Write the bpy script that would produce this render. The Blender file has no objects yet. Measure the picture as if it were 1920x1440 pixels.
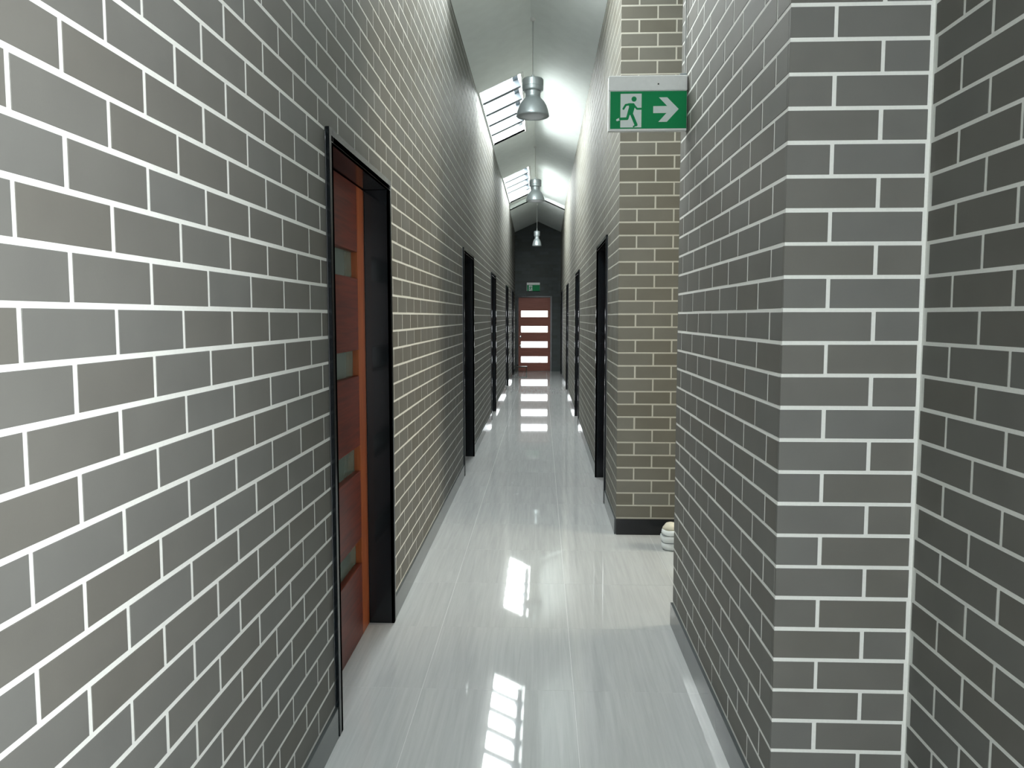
import bpy, bmesh, math, random
from mathutils import Vector, Matrix
random.seed(7)
scn = bpy.context.scene
C = scn.collection

# ------------------------------------------------------------------ camera
F_PX = 1420.1
cd = bpy.data.cameras.new('camera')
cd.sensor_fit = 'HORIZONTAL'; cd.sensor_width = 36.0
cd.lens = 36.0 * F_PX / 1920.0
cd.shift_y = -17.1 / 1920.0
cd.clip_start = 0.02
cam = bpy.data.objects.new('camera', cd); C.objects.link(cam)
CAM_H = 1.472
cam.location = (0, 0, CAM_H)
cam.rotation_euler = (Matrix.Rotation(math.radians(2.2325), 3, 'Z') @ Matrix.Rotation(math.radians(90 - 4.3968), 3, 'X')).to_euler()
scn.camera = cam

# ------------------------------------------------------------------ colour management, sky, daylight
scn.view_settings.view_transform = 'Standard'
scn.view_settings.look = 'None'
scn.view_settings.exposure = 0.36
scn.view_settings.gamma = 1.0
scn.view_settings.use_curve_mapping = False
try:
    scn.cycles.max_bounces = 12
    scn.cycles.diffuse_bounces = 9
    scn.cycles.glossy_bounces = 5
    scn.cycles.transparent_max_bounces = 12
    scn.cycles.sample_clamp_indirect = 10.0
    scn.cycles.use_denoising = True
except Exception:
    pass

SKY = 5.0
w = bpy.data.worlds.new('overcast_sky'); scn.world = w; w.use_nodes = True
nt = w.node_tree; nt.nodes.clear()
bg = nt.nodes.new('ShaderNodeBackground'); out = nt.nodes.new('ShaderNodeOutputWorld')
bg.inputs['Color'].default_value = (0.93, 0.98, 1.0, 1); bg.inputs['Strength'].default_value = SKY
nt.links.new(bg.outputs[0], out.inputs[0])

# geometry constants (metres; camera stands at x=0, y=0, looking along +y)
XL = -0.718          # left brick face
XN = 0.632           # near right brick face
XR = 0.508           # far right brick face
XA = 0.992           # alcove brick face
YRET = 2.02          # return face of the near right wall
YNE = 3.56           # end of near right wall (side passage starts)
YP = 5.066           # pier face (side passage ends)
YEND = 20.45
YBACK = -2.6
EAVE, RIDGE, XRIDGE = 3.94, 4.22, -0.105
SKYL = [(3.35, 5.85), (8.62, 11.2), (13.85, 16.8)]
SX0, SX1 = XL + 0.02, -0.245
SLOPE = (RIDGE - EAVE) / (XRIDGE - XL)

def area_light(name, loc, size, sizey, power, color, direction):
    l = bpy.data.lights.new(name, 'AREA'); l.shape = 'RECTANGLE'; l.size = size; l.size_y = sizey
    l.energy = power; l.color = color
    o = bpy.data.objects.new(name, l); C.objects.link(o); o.location = loc
    o.rotation_euler = Vector(direction).to_track_quat('-Z', 'Y').to_euler()
    return o

def zslope(x): return EAVE + (x - XL) * SLOPE if x < XRIDGE else RIDGE - (x - XRIDGE) * SLOPE
SKY_W = [108, 132, 150]
for (y0, y1), pw in zip(SKYL, SKY_W):
    xm = (SX0 + SX1 - 0.06) / 2
    ang = math.atan(SLOPE)
    wd = (SX1 - 0.06 - SX0) / math.cos(ang)
    l = area_light('skylight_daylight', (xm - 0.12 * math.sin(ang), (y0 + y1) / 2, zslope(xm) + 0.12 * math.cos(ang)),
                   wd, y1 - y0, pw, (0.95, 1.0, 0.99), (0, 0, -1))
    l.rotation_euler = (0, -ang, 0)
# daylight through the lobby window on the right, behind the camera
area_light('lobby_window_daylight', (XA + 0.10, 0.10, 1.8), 1.6, 2.0, 39, (1.0, 0.99, 0.97), (-1, 0, 0))
# added frontal fill behind the camera, in an invented back-wall opening
area_light('rear_fill_light', (0.2, YBACK - 0.05, 1.45), 1.5, 2.3, 12, (0.98, 1.0, 1.0), (0, 1, 0))
# daylight through the window at the end of the side passage
area_light('passage_window_daylight', (3.35, 4.3, 1.6), 1.2, 1.5, 46, (1.0, 0.82, 0.50), (-1, 0, 0))

# ------------------------------------------------------------------ materials
def mat(name):
    m = bpy.data.materials.new(name); m.use_nodes = True
    return m, m.node_tree, m.node_tree.nodes['Principled BSDF']

def simple(name, col, rough=0.5, metal=0.0, spec=0.5, bump=0.0, bscale=60, coat=0.0):
    m, t, p = mat(name)
    p.inputs['Roughness'].default_value = rough; p.inputs['Metallic'].default_value = metal
    p.inputs['Specular IOR Level'].default_value = spec
    if coat: p.inputs['Coat Weight'].default_value = coat; p.inputs['Coat Roughness'].default_value = 0.08
    tc = t.nodes.new('ShaderNodeTexCoord'); n = t.nodes.new('ShaderNodeTexNoise'); n.inputs['Scale'].default_value = bscale
    n.inputs['Detail'].default_value = 4
    t.links.new(tc.outputs['Object'], n.inputs['Vector'])
    mx = t.nodes.new('ShaderNodeMix'); mx.data_type = 'RGBA'
    mx.inputs[6].default_value = tuple(c * 0.93 for c in col) + (1,); mx.inputs[7].default_value = tuple(min(1, c * 1.06) for c in col) + (1,)
    t.links.new(n.outputs['Fac'], mx.inputs[0]); t.links.new(mx.outputs[2], p.inputs['Base Color'])
    if bump:
        b = t.nodes.new('ShaderNodeBump'); b.inputs['Strength'].default_value = bump; b.inputs['Distance'].default_value = 0.002
        t.links.new(n.outputs['Fac'], b.inputs['Height']); t.links.new(b.outputs[0], p.inputs['Normal'])
    return m

def brick_mat(name, col, vary=0.10, rough=0.62, spec=0.35):
    m, t, p = mat(name)
    N = t.nodes; L = t.links
    p.inputs['Roughness'].default_value = rough; p.inputs['Specular IOR Level'].default_value = spec
    oi = N.new('ShaderNodeObjectInfo'); g = N.new('ShaderNodeNewGeometry')
    add = N.new('ShaderNodeMath'); add.operation = 'ADD'
    L.new(oi.outputs['Random'], add.inputs[0]); L.new(g.outputs['Random Per Island'], add.inputs[1])
    fr = N.new('ShaderNodeMath'); fr.operation = 'FRACT'; L.new(add.outputs[0], fr.inputs[0])
    ramp = N.new('ShaderNodeValToRGB')
    a = tuple(c * (1 - vary) for c in col); b = tuple(c * (1 + vary) for c in col)
    ramp.color_ramp.elements[0].color = (a[0] * 1.02, a[1], a[2] * 0.97, 1)
    ramp.color_ramp.elements[1].color = (b[0] * 0.98, b[1], b[2] * 1.03, 1)
    L.new(fr.outputs[0], ramp.inputs[0])
    tc = N.new('ShaderNodeNewGeometry')
    n = N.new('ShaderNodeTexNoise'); n.inputs['Scale'].default_value = 7; n.inputs['Detail'].default_value = 6
    L.new(tc.outputs['Position'], n.inputs['Vector'])
    mr = N.new('ShaderNodeMapRange'); mr.inputs['To Min'].default_value = 0.88; mr.inputs['To Max'].default_value = 1.12
    L.new(n.outputs['Fac'], mr.inputs['Value'])
    mx = N.new('ShaderNodeMix'); mx.data_type = 'RGBA'; mx.blend_type = 'MULTIPLY'; mx.inputs[0].default_value = 1
    L.new(ramp.outputs[0], mx.inputs[6]); L.new(mr.outputs[0], mx.inputs[7]); L.new(mx.outputs[2], p.inputs['Base Color'])
    n2 = N.new('ShaderNodeTexNoise'); n2.inputs['Scale'].default_value = 260; n2.inputs['Detail'].default_value = 3
    L.new(tc.outputs['Position'], n2.inputs['Vector'])
    bm = N.new('ShaderNodeBump'); bm.inputs['Strength'].default_value = 0.12; bm.inputs['Distance'].default_value = 0.001
    L.new(n2.outputs['Fac'], bm.inputs['Height']); L.new(bm.outputs[0], p.inputs['Normal'])
    return m

M_BRICK = brick_mat('grey_brick', (0.145, 0.143, 0.130), 0.07)
M_BRICK_END = brick_mat('charcoal_brick', (0.065, 0.075, 0.074), 0.15)
M_MORTAR = simple('white_mortar', (0.76, 0.77, 0.74), 0.9, spec=0.2, bump=0.35, bscale=140)
M_MORTAR_BEIGE = simple('beige_grey_mortar', (0.47, 0.465, 0.41), 0.9, spec=0.2, bump=0.35, bscale=140)
M_BRICK_OLIVE = brick_mat('olive_grey_brick', (0.145, 0.141, 0.118), 0.10)
M_MORTAR_END = simple('dark_mortar', (0.075, 0.09, 0.088), 0.9, spec=0.2, bump=0.35, bscale=140)
M_CEIL = simple('white_plasterboard', (0.88, 0.935, 0.92), 0.6, spec=0.3, bump=0.05, bscale=8)
M_PLAIN = simple('lobby_plaster', (0.45, 0.45, 0.43), 0.8)
M_FRAME = simple('black_gloss_steel', (0.005, 0.0075, 0.0095), 0.15, spec=0.40, bump=0.05, bscale=20)
M_SKIRT = simple('grey_skirting_tile', (0.075, 0.085, 0.088), 0.13, spec=0.6, bscale=9)
M_SKIRT_BLACK = simple('black_skirting_tile', (0.009, 0.010, 0.012), 0.2, spec=0.4)
M_ALU = simple('brushed_aluminium', (0.50, 0.565, 0.58), 0.40, metal=0.55, bump=0.03, bscale=40)
M_LENS = simple('frosted_lamp_lens', (0.42, 0.47, 0.47), 0.3)
M_CORD = simple('grey_cord', (0.42, 0.43, 0.42), 0.6)
M_WHITE = simple('white_plastic', (0.74, 0.76, 0.75), 0.35)
M_GREEN = simple('exit_green', (0.0, 0.235, 0.075), 0.5, spec=0.2)
M_PICT = simple('exit_white_print', (0.62, 0.70, 0.68), 0.4)
M_BAR = simple('grey_glazing_bar', (0.06, 0.075, 0.09), 0.5)
M_REVEAL = simple('white_reveal_paint', (0.75, 0.77, 0.76), 0.6)
M_CHROME = simple('satin_chrome', (0.6, 0.6, 0.6), 0.25, metal=1.0)
M_SACK = simple('white_plastic_wrap', (0.86, 0.90, 0.90), 0.3, bump=0.3, bscale=30)
M_CREAM = simple('cream_paper', (0.70, 0.66, 0.53), 0.7)
M_STRAP = simple('grey_strap', (0.25, 0.28, 0.29), 0.5)
M_DKWOOD = simple('dark_brown_wood', (0.05, 0.042, 0.03), 0.45)
M_GROUT = simple('grey_grout', (0.72, 0.73, 0.72), 0.35, bscale=120)

def wood_mat(name, c1, c2, axis):
    m, t, p = mat(name); N = t.nodes; L = t.links
    p.inputs['Roughness'].default_value = 0.38; p.inputs['Specular IOR Level'].default_value = 0.35
    tc = N.new('ShaderNodeTexCoord'); mp = N.new('ShaderNodeMapping')
    s = [60, 60, 60]; s[axis] = 3.5
    mp.inputs['Scale'].default_value = s
    L.new(tc.outputs['Object'], mp.inputs[0])
    n = N.new('ShaderNodeTexNoise'); n.inputs['Scale'].default_value = 1; n.inputs['Detail'].default_value = 7; n.inputs['Distortion'].default_value = 0.6
    L.new(mp.outputs[0], n.inputs['Vector'])
    r = N.new('ShaderNodeValToRGB'); r.color_ramp.elements[0].position = 0.3; r.color_ramp.elements[1].position = 0.7
    r.color_ramp.elements[0].color = c1 + (1,); r.color_ramp.elements[1].color = c2 + (1,)
    L.new(n.outputs['Fac'], r.inputs[0]); L.new(r.outputs[0], p.inputs['Base Color'])
    return m
M_WOOD = wood_mat('red_timber_horizontal', (0.065, 0.010, 0.006), (0.15, 0.026, 0.012), 1)
M_STILE = wood_mat('orange_timber_vertical', (0.20, 0.045, 0.012), (0.32, 0.085, 0.022), 2)
M_WOOD_BLOOM = wood_mat('red_timber_bloom_lightened', (0.20, 0.065, 0.045), (0.30, 0.10, 0.07), 0)  # end door timber, lightened so the colour carries the bloom from the lites

def frosted(name, col):
    m, t, p = mat(name)
    p.inputs['Base Color'].default_value = col + (1,); p.inputs['Roughness'].default_value = 0.25
    p.inputs['Specular IOR Level'].default_value = 0.6
    return m
M_FROST = frosted('frosted_green_glass', (0.085, 0.125, 0.11))

def clear_glass(name, tint=(1, 1, 1)):
    m = bpy.data.materials.new(name); m.use_nodes = True; t = m.node_tree; t.nodes.clear()
    tr = t.nodes.new('ShaderNodeBsdfTransparent'); tr.inputs[0].default_value = tint + (1,)
    gl = t.nodes.new('ShaderNodeBsdfGlossy'); gl.inputs['Roughness'].default_value = 0.03
    fr = t.nodes.new('ShaderNodeFresnel'); fr.inputs[0].default_value = 1.45
    mx = t.nodes.new('ShaderNodeMixShader'); o = t.nodes.new('ShaderNodeOutputMaterial')
    t.links.new(fr.outputs[0], mx.inputs[0]); t.links.new(tr.outputs[0], mx.inputs[1]); t.links.new(gl.outputs[0], mx.inputs[2])
    t.links.new(mx.outputs[0], o.inputs[0]); return m
M_GLASS = clear_glass('clear_glass')

def tile_mat():
    m, t, p = mat('polished_floor_tile'); N = t.nodes; L = t.links
    p.inputs['Roughness'].default_value = 0.03; p.inputs['IOR'].default_value = 1.5
    p.inputs['Specular IOR Level'].default_value = 0.5
    g = N.new('ShaderNodeNewGeometry'); oi = N.new('ShaderNodeObjectInfo')
    mul = N.new('ShaderNodeMath'); mul.operation = 'MULTIPLY'; mul.inputs[1].default_value = 0.0
    cx = N.new('ShaderNodeCombineXYZ')
    m2 = N.new('ShaderNodeMath'); m2.operation = 'MULTIPLY'; m2.inputs[1].default_value = 13.0
    L.new(oi.outputs['Random'], m2.inputs[0]); L.new(m2.outputs[0], cx.inputs[0]); L.new(m2.outputs[0], cx.inputs[1])
    ad = N.new('ShaderNodeVectorMath'); ad.operation = 'ADD'; L.new(g.outputs['Position'], ad.inputs[0]); L.new(cx.outputs[0], ad.inputs[1])
    mp = N.new('ShaderNodeMapping'); mp.inputs['Scale'].default_value = (48, 1.7, 1); L.new(ad.outputs[0], mp.inputs[0])
    n = N.new('ShaderNodeTexNoise'); n.inputs['Scale'].default_value = 1; n.inputs['Detail'].default_value = 5; n.inputs['Roughness'].default_value = 0.65
    n.inputs['Distortion'].default_value = 0.35
    L.new(mp.outputs[0], n.inputs['Vector'])
    r = N.new('ShaderNodeValToRGB')
    r.color_ramp.elements[0].position = 0.30; r.color_ramp.elements[0].color = (0.425, 0.44, 0.44, 1)
    r.color_ramp.elements[1].position = 0.70; r.color_ramp.elements[1].color = (0.51, 0.527, 0.525, 1)
    L.new(n.outputs['Fac'], r.inputs[0])
    mr = N.new('ShaderNodeMapRange'); mr.inputs['To Min'].default_value = 0.985; mr.inputs['To Max'].default_value = 1.015
    L.new(oi.outputs['Random'], mr.inputs['Value'])
    mx = N.new('ShaderNodeMix'); mx.data_type = 'RGBA'; mx.blend_type = 'MULTIPLY'; mx.inputs[0].default_value = 1
    L.new(r.outputs[0], mx.inputs[6]); L.new(mr.outputs[0], mx.inputs[7]); L.new(mx.outputs[2], p.inputs['Base Color'])
    return m
M_TILE = tile_mat()

# ------------------------------------------------------------------ helpers
def link(name, mesh, m, parent=None, loc=(0, 0, 0)):
    if m is not None and not mesh.materials: mesh.materials.append(m)
    o = bpy.data.objects.new(name, mesh); C.objects.link(o); o.location = loc
    if parent is not None: o.parent = parent
    return o
def empty(name, loc=(0, 0, 0), **props):
    o = bpy.data.objects.new(name, None); C.objects.link(o); o.location = loc; o.empty_display_size = 0.1
    for k, v in props.items(): o[k] = v
    return o
def tag(o, **props):
    for k, v in props.items(): o[k] = v
    return o
BOXF = [(0, 3, 2, 1), (4, 5, 6, 7), (0, 1, 5, 4), (1, 2, 6, 5), (2, 3, 7, 6), (3, 0, 4, 7)]
class MB:
    def __init__(s): s.v = []; s.f = []
    def box(s, x0, x1, y0, y1, z0, z1):
        b = len(s.v)
        s.v += [(x0, y0, z0), (x1, y0, z0), (x1, y1, z0), (x0, y1, z0), (x0, y0, z1), (x1, y0, z1), (x1, y1, z1), (x0, y1, z1)]
        s.f += [tuple(b + i for i in q) for q in BOXF]; return s
    def poly(s, pts, y, d):     # extruded polygon in the xz plane, facing -y
        b = len(s.v); n = len(pts)
        s.v += [(x, y, z) for x, z in pts] + [(x, y + d, z) for x, z in pts]
        s.f += [tuple(b + i for i in range(n)), tuple(b + n + i for i in reversed(range(n)))]
        s.f += [(b + (i + 1) % n, b + i, b + n + i, b + n + (i + 1) % n) for i in range(n)]; return s
    def raw(s, v, f):
        b = len(s.v); s.v += v; s.f += [tuple(b + i for i in q) for q in f]; return s
    def lathe(s, prof, cx=0, cy=0, n=32):
        b = len(s.v); k = len(prof)
        for r, z in prof:
            for i in range(n):
                a = 2 * math.pi * i / n; s.v.append((cx + r * math.cos(a), cy + r * math.sin(a), z))
        for j in range(k - 1):
            for i in range(n):
                s.f.append((b + j * n + i, b + j * n + (i + 1) % n, b + (j + 1) * n + (i + 1) % n, b + (j + 1) * n + i))
        return s
    def mesh(s, name, smooth=False, bevel=0):
        me = bpy.data.meshes.new(name); me.from_pydata(s.v, [], s.f); me.update()
        bm = bmesh.new(); bm.from_mesh(me); bmesh.ops.recalc_face_normals(bm, faces=bm.faces)
        if bevel: bmesh.ops.bevel(bm, geom=bm.edges[:], offset=bevel, segments=1, affect='EDGES')
        bm.to_mesh(me); bm.free()
        if smooth: me.polygons.foreach_set('use_smooth', [True] * len(me.polygons))
        return me
    def obj(s, name, m, parent=None, smooth=False, bevel=0, loc=(0, 0, 0)):
        return link(name, s.mesh(name, smooth, bevel), m, parent, loc)

# ------------------------------------------------------------------ doors (positions along the corridor)
HEAD = 2.10
DL = [(2.53, 3.565), (6.89, 7.93), (10.72, 11.76), (15.1, 16.14), (18.2, 19.24)]
DR = [(5.90, 6.93), (10.2, 11.24), (14.35, 15.39), (18.5, 19.54)]

# ------------------------------------------------------------------ brick walls
Z0, CR = 0.027, 0.086      # bed joints lie at Z0 + CR*n
BL, BH, BD, PROUD = 0.230, 0.076, 0.014, 0.0009
_bm = {}
def brick_mesh(axis, length, height, m):
    k = (axis, round(length, 3), round(height, 3), m.name)
    if k not in _bm:
        a = MB(); h = length / 2; z = height / 2; d = BD / 2
        if axis == 'y': a.box(-d, d, -h, h, -z, z)
        else: a.box(-h, h, -d, d, -z, z)
        me = a.mesh('brick', bevel=0.0009); me.materials.append(m); _bm[k] = me
    return _bm[k]

def clip(a, b, z0, z1, holes):
    segs = [(a, b)]
    for (h0, h1, hz) in holes:
        if z0 >= hz - 0.02: continue
        out_ = []
        for s0, s1 in segs:
            if h1 <= s0 or h0 >= s1: out_.append((s0, s1)); continue
            if h0 > s0: out_.append((s0, h0))
            if h1 < s1: out_.append((h1, s1))
        segs = out_
    return [s for s in segs if s[1] - s[0] > 0.012]

def lay_bricks(wall, axis, plane, sign, a0, a1, joint, top, holes=(), m=None, singles=300, seen=None, bond=True):
    """axis: run direction; plane: coordinate of the brick face; sign: direction the face looks.
    joint(n) gives the position of one perpend in course n."""
    m = m or M_BRICK
    lst = []
    n = 1
    while True:
        zb = Z0 + CR * n + 0.005; zt = zb + BH
        if zb > (top if not callable(top) else 99): break
        if n > 52: break
        j = joint(n); k0 = math.floor((a0 - j) / 0.24) - 1
        p = j + k0 * 0.24
        while p < a1:
            s0, s1 = p + 0.005, p + 0.235
            p += 0.24
            s0, s1 = max(s0, a0), min(s1, a1)
            if s1 - s0 < 0.012: continue
            for c0, c1 in clip(s0, s1, zb, zt, holes):
                zz = zt
                if callable(top):
                    zz = min(zt, min(top(c0), top(c1)))
                    if zz - zb < 0.012: continue
                else:
                    zz = min(zt, top)
                    if zz - zb < 0.012: continue
                lst.append(((c0 + c1) / 2, (zb + zz) / 2, c1 - c0, zz - zb))
        n += 1
    def pos(c, z, jit=0.0):
        d = plane - sign * (BD / 2) + sign * jit
        return (d, c, z) if axis == 'y' else (c, d, z)
    def score(b):
        P = Vector(pos(b[0], b[1])) - Vector((0, 0, CAM_H))
        d = P.length
        if seen is not None and not seen(b[0], b[1]): d += 100
        return d
    lst.sort(key=score)
    for b in lst[:singles]:
        o = bpy.data.objects.new('brick', brick_mesh(axis, b[2], b[3], m)); C.objects.link(o); o.parent = wall
        o.location = pos(b[0] + random.uniform(-.0008, .0008), b[1] + random.uniform(-.0006, .0006), random.uniform(-.0003, .0003))
    rest = lst[singles:]
    if rest:
        a = MB()
        for c, z, l, h in rest:
            x, y, zc = pos(c, z, random.uniform(-.0003, .0003))
            if axis == 'y': a.box(x - BD / 2, x + BD / 2, y - l / 2, y + l / 2, zc - h / 2, zc + h / 2)
            else: a.box(x - l / 2, x + l / 2, y - BD / 2, y + BD / 2, zc - h / 2, zc + h / 2)
        me = bpy.data.meshes.new('brickwork'); me.from_pydata(a.v, [], a.f); me.update()
        bm = bmesh.new(); bm.from_mesh(me); bmesh.ops.recalc_face_normals(bm, faces=bm.faces); bm.to_mesh(me); bm.free()
        o = link('brickwork', me, m, wall); o['kind'] = 'stuff'

def wall_body(name, axis, face, back, a0, a1, top, holes, m, side):
    """mortar body standing behind the brick faces, with door openings left out"""
    b = MB(); segs = []; p = a0
    for h0, h1, hz in sorted(holes):
        if h0 > p: segs.append((p, h0, 0))
        segs.append((h0, h1, hz)); p = h1
    segs.append((p, a1, 0))
    for s0, s1, z in segs:
        if s1 - s0 < 1e-4: continue
        lo, hi = min(face, back), max(face, back)
        if axis == 'y': b.box(lo, hi, s0, s1, z, top)
        else: b.box(s0, s1, lo, hi, z, top)
    o = b.obj(name, m); o['kind'] = 'structure'; return o

def inview(x, y, z, mx=980, my=740):
    P = Vector((x, y, z)) - cam.location
    r = cam.rotation_euler.to_matrix().inverted() @ P
    if r.z > -0.05: return False
    return abs(r.x / -r.z * F_PX) < mx and abs(r.y / -r.z * F_PX + 17) < my

TOPW = 4.32
# floor slab with tiles
fl = MB().box(-2.2, 3.6, YBACK - 0.2, YEND + 1.2, -0.12, -0.00035).obj('floor', M_GROUT); fl['kind'] = 'structure'
tmesh = MB().box(-0.2994, 0.2994, -0.2994, 0.2994, -0.0003, 0.0).mesh('tile'); tmesh.materials.append(M_TILE)
def cy_hidden(q): return q[0] < XL - 0.42 or (q[0] > XR + 0.45 and q[1] > YP + 0.35)
tl = []
for i in range(-3, 6):
    for j in range(-10, 32):
        cx = 0.13 + 0.3 + 0.6 * i; cy = 2.89 + 0.3 + 0.6 * j
        if cy < YBACK or cy > YEND + 0.5: continue
        if abs(cx + 0.1) > 1.3 and not (cy < 2.3 and -0.3 < cx < 1.0) and not (3.2 < cy < 5.5 and cx > 0): continue
        if cx > 3.4: continue
        tl.append((cx, cy))
tl = [q for q in tl if not (cy_hidden(q))]
tl.sort(key=lambda q: math.hypot(*q))
for cx, cy in tl[:290]:
    o = bpy.data.objects.new('tile', tmesh); C.objects.link(o); o.parent = fl; o.location = (cx, cy, 0)

if tl[290:]:
    b = MB()
    for cx, cy in tl[290:]: b.box(cx - 0.2994, cx + 0.2994, cy - 0.2994, cy + 0.2994, -0.0003, 0.0)
    o = b.obj('tiling', M_TILE, fl); o['kind'] = 'stuff'
# left wall
holesL = [(a, b, HEAD) for a, b in DL]
wl = wall_body('wall_left', 'y', XL - PROUD, XL - 0.13, YBACK, YEND, TOPW, holesL, M_MORTAR, 1)
jl = lambda n: 2.4578 + (0.0 if n % 2 == 0 else 0.12)
lay_bricks(wl, 'y', XL, 1, -0.6, YEND, jl, EAVE + 0.06, holesL, seen=lambda y, z: inview(XL, y, z))
# far right wall (runs from the pier corner to the end)
holesR = [(a, b, HEAD) for a, b in DR]
wr = wall_body('wall_right', 'y', XR + PROUD, XR + 0.13, YP + PROUD, YEND, TOPW, holesR, M_MORTAR_BEIGE, -1)
lay_bricks(wr, 'y', XR, -1, YP + BD, YEND, lambda n: YP + (0.115 if n % 2 else 0.235), EAVE + 0.06, holesR, m=M_BRICK_OLIVE)
# pier face, closing the side passage
wp = wall_body('wall_pier', 'x', YP + PROUD, YP + 0.12, XR + 0.13, 3.4, TOPW, [], M_MORTAR_BEIGE, -1)
lay_bricks(wp, 'x', YP, -1, XR, 3.3, lambda n: XR + (0.235 if n % 2 else 0.115), 4.2, [], m=M_BRICK_OLIVE, seen=lambda x, z: x < 0.95)
# near right wall: side face, return face and alcove face
wn = wall_body('wall_near_right', 'y', XN + PROUD, XN + 0.2, YRET + PROUD, YNE, TOPW, [], M_MORTAR, -1)
lay_bricks(wn, 'y', XN, -1, YRET + BD, YNE, lambda n: YRET + (0.235 if n % 2 else 0.115), 4.0, [], seen=lambda y, z: inview(XN, y, z))
wt = wall_body('wall_return', 'x', YRET + PROUD, YRET + 0.2, XN + 0.2, XA + 0.2, TOPW, [], M_MORTAR, -1)
lay_bricks(wt, 'x', YRET, -1, XN, XA - 0.008, lambda n: XN + (0.115 if n % 2 else 0.235), 4.0, [], seen=lambda x, z: inview(x, YRET, z))
WIN = (-0.70, 0.90, 0.80, 2.80)
b = MB()
b.box(XA + PROUD, XA + 0.2, WIN[1], YRET + PROUD, 0, TOPW).box(XA + PROUD, XA + 0.2, YBACK, WIN[0], 0, TOPW)
b.box(XA + PROUD, XA + 0.2, WIN[0], WIN[1], 0, WIN[2]).box(XA + PROUD, XA + 0.2, WIN[0], WIN[1], WIN[3], TOPW)
wa = b.obj('wall_alcove', M_MORTAR); wa['kind'] = 'structure'
lay_bricks(wa, 'y', XA, -1, 0.92, YRET - 0.007, lambda n: 1.883 - (0.0 if n % 2 else 0.12), 4.0, [], seen=lambda y, z: inview(XA, y, z))
# passage near wall, passage end, back wall
wpn = MB().box(XN + 0.2, 3.4, YNE - 0.1, YNE, 0, TOPW).obj('wall_passage_near', M_PLAIN); wpn['kind'] = 'structure'
MB().box(XN + PROUD, XN + 0.2, YNE - 0.01, YNE, 0, TOPW).obj('wall_end_face', M_MORTAR, wpn)
b = MB(); b.box(3.3, 3.4, YNE, YP, 0, 0.85).box(3.3, 3.4, YNE, YP, 2.35, TOPW).box(3.3, 3.4, YNE, 3.7, 0.85, 2.35).box(3.3, 3.4, 4.9, YP, 0.85, 2.35)
wpe = b.obj('wall_passage_end', M_PLAIN); wpe['kind'] = 'structure'
wb = MB().box(XL - 0.13, -0.55, YBACK - 0.12, YBACK, 0, TOPW).box(0.95, XA + 0.2, YBACK - 0.12, YBACK, 0, TOPW).box(-0.55, 0.95, YBACK - 0.12, YBACK, 2.6, TOPW).obj('wall_back', M_PLAIN); wb['kind'] = 'structure'

# end wall in charcoal brick, door opening
EDX0, EDX1, EDH = -0.665, 0.275, 2.03
we = wall_body('wall_end', 'x', YEND + PROUD, YEND + 0.12, XL - 0.13, XR + 0.13, TOPW, [(EDX0, EDX1, EDH)], M_MORTAR_END, -1)
lay_bricks(we, 'x', YEND, -1, XL, XR, lambda n: XL + (0.06 if n % 2 else 0.18), 4.25, [(EDX0, EDX1, EDH)], m=M_BRICK_END)

# window frames behind the camera and in the passage
def window_unit(name, x, y0, y1, z0, z1):
    r = empty(name, (x, (y0 + y1) / 2, z0), kind='structure')
    b = MB(); t = 0.045; yy = (y1 - y0) / 2; h = z1 - z0
    b.box(-.03, .03, -yy, yy, 0, t).box(-.03, .03, -yy, yy, h - t, h).box(-.03, .03, -yy, -yy + t, t, h - t).box(-.03, .03, yy - t, yy, t, h - t).box(-.03, .03, -t / 2, t / 2, t, h - t)
    b.obj('window_frame', M_FRAME, r)
    for s in (-1, 1): MB().box(-.003, .003, min(s * t / 2, s * (yy - t)), max(s * t / 2, s * (yy - t)), t, h - t).obj('pane', M_GLASS, r)
window_unit('window_4', XA + 0.05, WIN[0], WIN[1], WIN[2], WIN[3])
window_unit('window_5', 3.33, 3.7, 4.9, 0.85, 2.35)

# ------------------------------------------------------------------ ceiling with skylight openings
CY = [(-2.72, 0.0), (12.9, 0.0), (17.15, -0.03)]        # gentle sag towards the far end
def drop(y):
    if y < 13: return 0.0
    if y < 17.2: return 0.0
    return -0.10 - 0.12 * (y - 17.2) / (YEND - 17.2)
ce = MB(); TH = 0.03
XLo, XRo = XL - 0.05, XN + 0.12
def slab(x0, x1, y0, y1):
    z = lambda x, y: zslope(x) + drop(y)
    e = 1e-4
    v = [(x0, y0, z(x0, y0 + e)), (x1, y0, z(x1, y0 + e)), (x1, y1, z(x1, y1 - e)), (x0, y1, z(x0, y1 - e))]
    v += [(a, c, d + TH) for a, c, d in v]
    ce.raw(v, BOXF)
ycuts = [YBACK]
for y0, y1 in SKYL: ycuts += [y0, y1]
ycuts += [17.2, YEND + 0.05]
for i in range(len(ycuts) - 1):
    a, c = ycuts[i], ycuts[i + 1]
    hole = any(abs(a - s[0]) < 1e-6 for s in SKYL)
    if hole:
        slab(XLo, SX0, a, c); slab(SX1, XRIDGE, a, c)
    else: slab(XLo, XRIDGE, a, c)
    slab(XRIDGE, XRo, a, c)
ceil = ce.obj('ceiling', M_CEIL); ceil['kind'] = 'structure'
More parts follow.
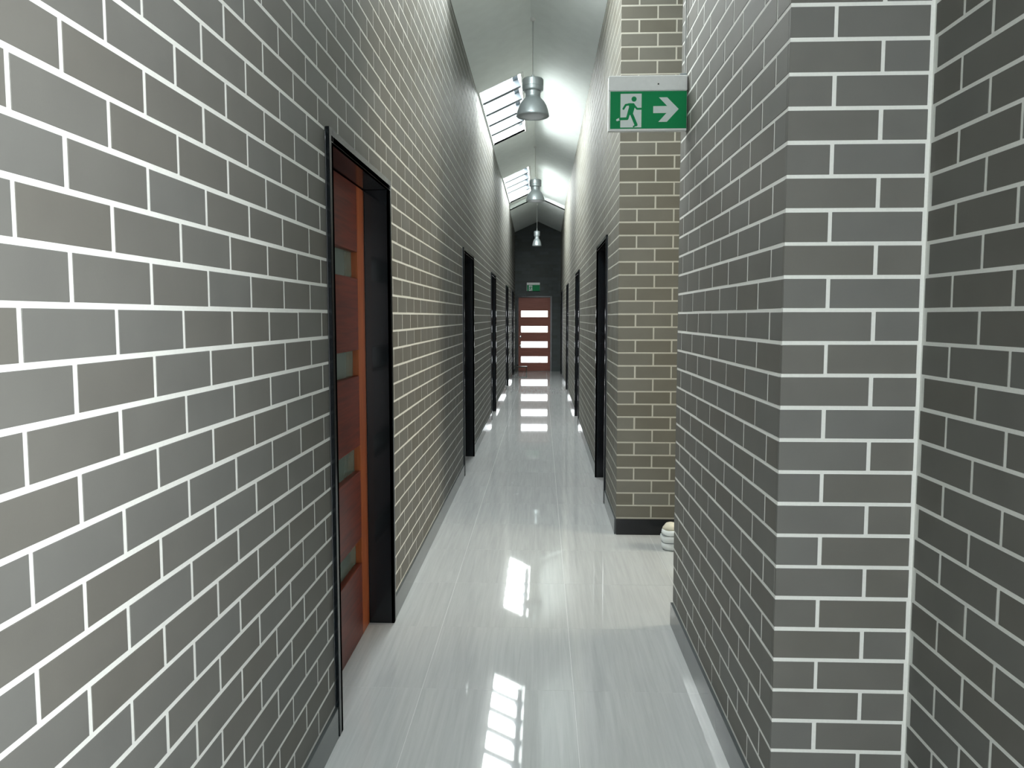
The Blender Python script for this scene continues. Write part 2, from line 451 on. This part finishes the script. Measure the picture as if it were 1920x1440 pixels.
# step in the ceiling near the far end
b = MB()
for x0, x1 in ((XLo, XRIDGE), (XRIDGE, XRo)):
    v = [(x0, 17.2, zslope(x0) - 0.10), (x1, 17.2, zslope(x1) - 0.10), (x1, 17.22, zslope(x1) - 0.10), (x0, 17.22, zslope(x0) - 0.10)]
    v += [(a, c, d + 0.125) for a, c, d in v]; b.raw(v, BOXF)
b.obj('ceiling_step', M_CEIL, ceil)
cp = MB().box(XRo - 0.06, 3.4, YNE - 0.05, YP + 0.1, 3.86, 3.9).box(XRo - 0.06, XA + 0.2, YBACK, YRET + 0.05, 3.86, 3.9).obj('ceiling_side', M_CEIL); cp['kind'] = 'structure'

# skylights: reveal upstand, glazing bars, sheet
ang = math.atan(SLOPE)
for idx, (y0, y1) in enumerate(SKYL):
    r = empty('window_%d' % (idx + 1), (0, (y0 + y1) / 2, 0), kind='structure')
    yc = (y0 + y1) / 2; dm = drop(yc)
    n = (-math.sin(ang), math.cos(ang))
    def strip(b, xa, xb, d0, d1, ya, yb, base=None):
        pts = []
        for d in (d0, d1):
            for (x, y) in ((xa, ya), (xb, ya), (xb, yb), (xa, yb)):
                pts.append((x + n[0] * d, y - yc, zslope(x) + drop(y) + n[1] * d))
        b.raw(pts, BOXF)
    fr = MB()
    strip(fr, SX0 - 0.02, SX0, -0.0, 0.16, y0, y1); strip(fr, SX1, SX1 + 0.025, 0.0, 0.16, y0, y1)
    strip(fr, SX0 - 0.02, SX1 + 0.025, 0.0, 0.16, y0 - 0.02, y0); strip(fr, SX0 - 0.02, SX1 + 0.025, 0.0, 0.16, y1, y1 + 0.02)
    fr.obj('reveal', M_REVEAL, r)
    sh = MB(); strip(sh, SX0 - 0.02, SX1 + 0.02, 0.125, 0.135, y0 - 0.02, y1 + 0.02); sh.obj('roof_sheet', M_REVEAL, r)
    sd_ = MB(); strip(sd_, SX1 - 0.06, SX1, 0.100, 0.112, y0, y1); sd_.obj('ridge_shade_strip', M_BAR, r)  # dark strip standing in for the shaded band on the ridge side
    tr_ = MB(); strip(tr_, SX1, SX1 + 0.032, -0.014, -0.001, y0 - 0.03, y1 + 0.02); tr_.obj('trim_strip', M_REVEAL, r)
    nb = 5
    for k in range(1, nb):
        yb = y0 + (y1 - y0) * k / nb
        bb = MB(); prof = [(0.0, 0.015), (1.0, 0.015), (1.0, 0.099), (0.84, 0.097), (0.74, 0.058), (0.0, 0.052)]
        v = []
        for ya in (yb - 0.042, yb + 0.042):
            for q, d in prof:
                x = SX0 + (SX1 - SX0) * q
                v.append((x + n[0] * d, ya - yc, zslope(x) + drop(ya) + n[1] * d))
        k_ = len(prof)
        bb.raw(v, [tuple(range(k_)), tuple(range(k_, 2 * k_))] + [(i, (i + 1) % k_, k_ + (i + 1) % k_, k_ + i) for i in range(k_)])
        bb.obj('glazing_bar', M_BAR, r)

# ------------------------------------------------------------------ skirting tiles
def skirting(name, axis, face, sign, segs, m, top=0.108, th=0.012):
    r = empty(name, (0, 0, 0), kind='structure')
    for a0, a1 in segs:
        p = a0
        while p < a1 - 0.01:
            q = min(p + 0.6, a1)
            x0, x1 = sorted((face, face + sign * th)); b = MB()
            if axis == 'y': b.box(x0, x1, p + .0006, q - .0006, 0, top)
            else: b.box(p + .0006, q - .0006, x0, x1, 0, top)
            b.obj('skirting_tile', m, r); p = q
def gaps(a0, a1, holes):
    s = []; p = a0
    for h0, h1, _ in holes:
        if h0 > p: s.append((p, h0))
        p = h1
    s.append((p, a1)); return s
skirting('baseboard_left', 'y', XL, 1, gaps(-0.9, YEND, holesL), M_SKIRT)
skirting('baseboard_right', 'y', XR, -1, gaps(YP, YEND, holesR), M_SKIRT)
skirting('baseboard_near_right', 'y', XN, -1, [(YRET - 0.012, YNE)], M_SKIRT)
skirting('baseboard_return', 'x', YRET, -1, [(XN, XA - 0.012)], M_SKIRT)
skirting('baseboard_alcove', 'y', XA, -1, [(0.92, YRET)], M_SKIRT)
skirting('baseboard_pier', 'x', YP, -1, [(XR, 3.3)], M_SKIRT_BLACK)

# ------------------------------------------------------------------ doors with four lites in black steel frames
LITES = [0.40, 0.83, 1.265, 1.70]
def door_unit(name, face, sign, y0, y1, depth=0.105, full=True):
    """frame + leaf in a side wall; sign = direction the wall face looks"""
    r = empty(name, (face, (y0 + y1) / 2, 0), kind='structure')
    yc = (y0 + y1) / 2; hw = (y1 - y0) / 2; fw = 0.045; pr = 0.015; t = 0.022
    s = sign
    def bx(b, xa, xb, *a): b.box(min(xa, xb), max(xa, xb), *a); return b
    for k in (-1, 1):
        b = MB(); o_, i_ = k * hw, k * (hw - fw)
        bx(b, s * 0.0005, s * pr, min(o_, i_), max(o_, i_), 0, HEAD)
        bx(b, s * pr, -s * 0.175, min(i_, i_ + k * t), max(i_, i_ + k * t), 0, HEAD - fw)
        bx(b, -s * (depth + 0.045), -s * (depth + 0.06), min(i_, i_ - k * 0.02), max(i_, i_ - k * 0.02), 0, HEAD - fw)
        b.obj('door_jamb', M_FRAME, r, bevel=0.0015)
    b = MB()
    bx(b, s * 0.0005, s * pr, -hw + fw, hw - fw, HEAD - fw, HEAD)
    bx(b, s * pr, -s * 0.175, -hw + fw - t, hw - fw + t, HEAD - fw, HEAD - fw + t)
    bx(b, -s * (depth + 0.045), -s * (depth + 0.06), -hw + fw, hw - fw, HEAD - fw - 0.02, HEAD - fw)
    b.obj('door_head', M_FRAME, r, bevel=0.0015)
    leaf = empty('door_leaf', (0, 0, 0)); leaf.parent = r
    xa, xb = -s * depth, -s * (depth + 0.04)
    y_in = hw - fw - 0.003; sw = 0.135; zt = HEAD - fw - 0.004; zb = 0.002
    # stiles
    for k in (-1, 1):
        b = MB(); ya, yb = sorted((k * y_in, k * (y_in - sw))); bx(b, xa, xb, ya, yb, zb, zt)
        b.obj('door_stile', M_STILE, leaf, bevel=0.002)
    lh = 0.058; zs = [zb]
    for z in LITES: zs += [z - lh, z + lh]
    zs.append(zt)
    for i in range(0, len(zs), 2):
        b = MB(); bx(b, xa, xb, -y_in + sw, y_in - sw, zs[i], zs[i + 1]); b.obj('door_rail', M_WOOD, leaf, bevel=0.002)
    for z in LITES:
        b = MB(); m_ = -s * (depth + 0.028); bx(b, m_, m_ - s * 0.006, -y_in + sw, y_in - sw, z - lh, z + lh)
        b.obj('glass_lite', M_FROST, leaf)
    return r
nd = 1
for a, c in DL: door_unit('door_%d' % nd, XL, 1, a, c); nd += 1
for a, c in DR: door_unit('door_%d' % nd, XR, -1, a, c); nd += 1
# rooms behind the doors are closed by the leaves; end door with clear lites
r = empty('door_%d' % nd, ((EDX0 + EDX1) / 2, YEND, 0), kind='structure')
hw = (EDX1 - EDX0) / 2; fw = 0.04
for k in (-1, 1):
    a, c = sorted((k * hw, k * (hw - fw))); MB().box(a, c, -0.012, 0.12, 0, EDH).obj('door_jamb', M_FRAME, r, bevel=0.0015)
MB().box(-hw + fw, hw - fw, -0.012, 0.12, EDH - fw, EDH).obj('door_head', M_FRAME, r, bevel=0.0015)
leaf = empty('door_leaf'); leaf.parent = r
LX = 0.357; xin = hw - fw - 0.003; zt = EDH - fw - 0.004
for k in (-1, 1):
    a, c = sorted((k * xin, k * LX)); MB().box(a, c, 0.03, 0.07, 0.006, zt).obj('door_stile', M_WOOD_BLOOM, leaf, bevel=0.002)
EL = [0.315, 0.72, 1.135, 1.545]; lh = 0.083; zs = [0.006]
for z in EL: zs += [z - lh, z + lh]
zs.append(zt)
for i in range(0, len(zs), 2): MB().box(-LX, LX, 0.03, 0.07, zs[i], zs[i + 1]).obj('door_rail', M_WOOD_BLOOM, leaf, bevel=0.002)
for z in EL: MB().box(-LX, LX, 0.05, 0.054, z - lh, z + lh).obj('glass_lite', M_GLASS, leaf)
b = MB().lathe([(0.0, 0), (0.026, 0), (0.026, 0.008), (0.010, 0.012), (0.010, 0.05), (0, 0.05)], n=16)
me = b.mesh('door_handle', smooth=False)
for v in me.vertices: v.co = Vector((v.co.x, -v.co.z + 0.03, v.co.y))
h_ = link('door_handle', me, M_CHROME, leaf, (-hw + fw + 0.055, 0, 0.69))
MB().box(-0.01, 0.11, -0.025, -0.010, -0.009, 0.009).obj('handle_lever', M_CHROME, leaf, bevel=0.004, loc=(-hw + fw + 0.055, 0, 0.69))
me2 = me.copy(); link('door_lock', me2, M_CHROME, leaf, (-hw + fw + 0.055, 0.0, 0.93))

MB().box(-hw + fw - 0.02, -hw + fw + 0.015, 0.0705, 0.09, 0, EDH - fw).box(hw - fw - 0.015, hw - fw + 0.02, 0.0705, 0.09, 0, EDH - fw).box(-hw + fw + 0.015, hw - fw - 0.015, 0.0705, 0.09, EDH - fw - 0.015, EDH - fw).box(-hw + fw + 0.015, hw - fw - 0.015, 0.0705, 0.09, 0, 0.015).obj('door_stop', M_FRAME, r)
# threshold outside the end door
MB().box(-2, 2, YEND + 0.2, YEND + 1.2, -0.0015, 0.0).obj('outside_paving', M_GROUT, fl)

# ------------------------------------------------------------------ pendant lamps
def pendant(x, y, zr, label, s=1.0):
    r = empty('pendant_lamp', (x, y, zr), label=label, category='lamp', group='pendant lamps hanging from the ridge')
    sh = MB().lathe([(0.150 * s, 0.0), (0.153 * s, 0.003), (0.150 * s, 0.02), (0.142 * s, 0.055), (0.128 * s, 0.095), (0.108 * s, 0.13), (0.085 * s, 0.155), (0.072 * s, 0.168),
                     (0.069 * s, 0.168), (0.083 * s, 0.15), (0.105 * s, 0.126), (0.125 * s, 0.092), (0.139 * s, 0.053), (0.147 * s, 0.02), (0.150 * s, 0.0)], n=48)
    sh.obj('lamp_shade', M_ALU, r, smooth=True)
    nk = MB().lathe([(0, 0.155), (0.074 * s, 0.160), (0.075 * s, 0.168), (0.070 * s, 0.180), (0.072 * s, 0.222), (0.075 * s, 0.232), (0, 0.232)], n=40)
    nk.obj('neck', M_ALU, r, smooth=False)
    MB().lathe([(0, -0.004), (0.10 * s, -0.002), (0.146 * s, 0.003), (0.146 * s, 0.008), (0, 0.008)], n=48).obj('lamp_lens', M_LENS, r)
    cp_ = MB().lathe([(0, 0.228), (0.088 * s, 0.228), (0.096 * s, 0.236), (0.098 * s, 0.262), (0.093 * s, 0.264), (0.093 * s, 0.268), (0.098 * s, 0.270), (0.098 * s, 0.330), (0.092 * s, 0.338), (0.03 * s, 0.352), (0.012, 0.354), (0.012, 0.375), (0, 0.375)], n=48)
    cp_.obj('gear_housing', M_ALU, r, smooth=False)
    MB().lathe([(0, 0.160), (0.030, 0.158), (0.036, 0.12), (0.030, 0.075), (0.012, 0.055), (0, 0.052)], n=20).obj('bulb', M_WHITE, r, smooth=True)
    top = zslope(x) + drop(y) - zr
    MB().lathe([(0.0035, 0.37), (0.0035, top)], n=8).obj('cord', M_CORD, r)
    MB().lathe([(0, top - 0.03), (0.018, top - 0.03), (0.024, top - 0.02), (0.024, top), (0, top)], n=24).obj('ceiling_rose', M_WHITE, r)
pendant(-0.088, 7.2, 3.325, 'nearest and largest silver bell pendant lamp beside the first visible skylight')
pendant(-0.108, 12.5, 3.345, 'middle silver bell pendant lamp in front of the second skylight')
pendant(-0.115, 17.9, 3.12, 'smallest silver pendant lamp, seen against the dark end wall', 0.72)

# ------------------------------------------------------------------ exit signs
def stroke(pts, wd):
    """thick polyline as a list of quads plus round ends"""
    polys = []
    for (x0, y0), (x1, y1) in zip(pts[:-1], pts[1:]):
        d = math.hypot(x1 - x0, y1 - y0); nx, ny = -(y1 - y0) / d * wd / 2, (x1 - x0) / d * wd / 2
        polys.append([(x0 + nx, y0 + ny), (x1 + nx, y1 + ny), (x1 - nx, y1 - ny), (x0 - nx, y0 - ny)])
    for (x, y) in pts[:]:
        polys.append([(x + wd / 2 * math.cos(a * math.pi / 5), y + wd / 2 * math.sin(a * math.pi / 5)) for a in range(10)])
    return polys
def exit_sign(x0, x1, zt, zb, y, label, arrow=True, cable=True, th=0.03):
    r = empty('exit_sign', ((x0 + x1) / 2, y, zb), label=label, category='sign')
    W = (x1 - x0); H = zt - zb; hw = W / 2
    zp = H * 0.725
    MB().box(-hw, hw, -th / 2 - 0.006, th / 2 + 0.006, zp, H).obj('sign_housing', M_WHITE, r, bevel=0.003)
    MB().box(-hw, hw, -th / 2, th / 2, 0.0, zp).obj('sign_body', M_WHITE, r, bevel=0.002)
    u = W / 1270.0
    def P(px, py): return (-hw + (px - 335) * u, zp - (py - 445) * u)
    gy = -th / 2 - 0.0015
    a = P(365, 452); c = P(1598, 1045)
    MB().box(a[0], c[0], gy, gy + 0.0012, c[1], a[1]).obj('green_panel', M_GREEN, r)
    a = P(530, 490); c = P(870, 1025)
    MB().box(a[0], c[0], gy - 0.0008, gy, c[1], a[1]).obj('white_doorway_print', M_PICT, r)
    b = MB(); lay = [0]
    def add(polys, z):
        for q in polys:
            lay[0] += 1
            b.poly([P(*p) for p in q], z - 0.00002 * lay[0], 0.0006)
    man = []
    man += [[(748 + 42 * math.cos(k * math.pi / 8), 575 + 42 * math.sin(k * math.pi / 8)) for k in range(16)]]
    man += [[(655, 640), (745, 640), (770, 672), (735, 800), (690, 830), (640, 800), (668, 700)]]
    man += stroke([(690, 655), (615, 668), (578, 728)], 34)
    man += stroke([(742, 668), (798, 730), (866, 730)], 32)
    man += stroke([(668, 790), (640, 885), (530, 888)], 44)
    man += stroke([(705, 800), (785, 985)], 50)
    man += stroke([(785, 990), (745, 1012)], 26)
    add(man, gy - 0.0010); b.obj('running_figure_print', M_GREEN, r)
    b = MB(); lay[0] = 0
    add(stroke([(520, 888), (480, 905)], 36), gy - 0.0006)
    b.obj('white_foot_print', M_PICT, r)
    if arrow:
        b = MB(); lay[0] = 0
        add([[(1060, 690), (1262, 690), (1262, 800), (1060, 800)], [(1150, 552), (1282, 552), (1470, 738), (1332, 738)], [(1145, 940), (1332, 738), (1470, 738), (1282, 940)], [(1255, 690), (1300, 690), (1345, 745), (1300, 800), (1255, 800)]], gy - 0.0006)
        b.obj('white_arrow_print', M_PICT, r)
    p_ = P(1135, 345)
    MB().box(p_[0] - .003, p_[0] + .003, -th / 2 - .0075, -th / 2 - .0058, p_[1] - .003, p_[1] + .003).obj('test_lamp', M_FRAME, r)
    if cable:
        b = MB().lathe([(0.004, H), (0.004, zslope(XN) - zb)], cx=hw - 0.006, cy=0.012, n=8); b.obj('cable', M_CORD, r)
        MB().box(hw - 0.03, hw, 0.0, 0.02, H, H + 0.014).obj('mounting_bracket', M_STRAP, r, bevel=0.002)
    return r
exit_sign(0.289, 0.630, 2.517, 2.283, 3.42, 'green and white running figure exit sign with an arrow, on the near right brick wall')
exit_sign(-0.398, -0.05, 2.38, 2.16, YEND - 0.03, 'small dim exit sign above the timber door at the corridor end', arrow=False, cable=False)

# ------------------------------------------------------------------ white wrapped bundle behind the near wall end
r = empty('wrapped_bundle', (0.848, 4.76, 0), label='white plastic wrapped bundle with a cream top behind the near right wall end', category='bundle')
def lumpy(prof, seed, n=28, amp=0.06):
    rnd = random.Random(seed); ph = [rnd.uniform(0, 6.28) for _ in range(4)]
    b = MB(); k = len(prof)
    for j, (rr, z) in enumerate(prof):
        for i in range(n):
            a = 2 * math.pi * i / n
            q = rr * (1 + amp * math.sin(3 * a + ph[0] + j) * 0.5 + amp * 0.5 * math.sin(5 * a + ph[1] - j * 0.7))
            b.v.append((q * math.cos(a), q * 0.9 * math.sin(a), z + 0.003 * math.sin(4 * a + ph[2])))
    for j in range(k - 1):
        for i in range(n): b.f.append((j * n + i, j * n + (i + 1) % n, (j + 1) * n + (i + 1) % n, (j + 1) * n + i))
    b.f.append(tuple(range(n))); b.f.append(tuple(range((k - 1) * n, k * n)))
    return b
lumpy([(0.075, 0.004), (0.083, 0.02), (0.085, 0.05), (0.079, 0.06), (0.086, 0.07), (0.085, 0.105), (0.078, 0.115), (0.083, 0.125), (0.078, 0.15), (0.07, 0.158)], 3).obj('wrapping', M_SACK, r, smooth=True)
lumpy([(0.074, 0.15), (0.072, 0.17), (0.060, 0.188), (0.035, 0.198), (0.01, 0.2)], 5).obj('top_cover', M_CREAM, r, smooth=True)
for z in (0.06, 0.115): lumpy([(0.0835, z - 0.003), (0.0835, z + 0.003)], 3, amp=0.02).obj('strap', M_STRAP, r)

for ch in r.children: ch.scale = (1.0, 1.0, 0.83)
# ------------------------------------------------------------------ low stool by the end door
r = empty('low_stool', (-0.53, 20.1, 0), label='tiny low dark wooden stool on the floor beside the end door', category='stool')
MB().box(-0.15, 0.15, -0.1, 0.1, 0.13, 0.155).obj('seat', M_DKWOOD, r, bevel=0.004)
for sx in (-1, 1):
    for sy in (-1, 1): MB().box(sx * 0.13 - 0.012, sx * 0.13 + 0.012, sy * 0.08 - 0.012, sy * 0.08 + 0.012, 0, 0.13).obj('leg', M_DKWOOD, r)
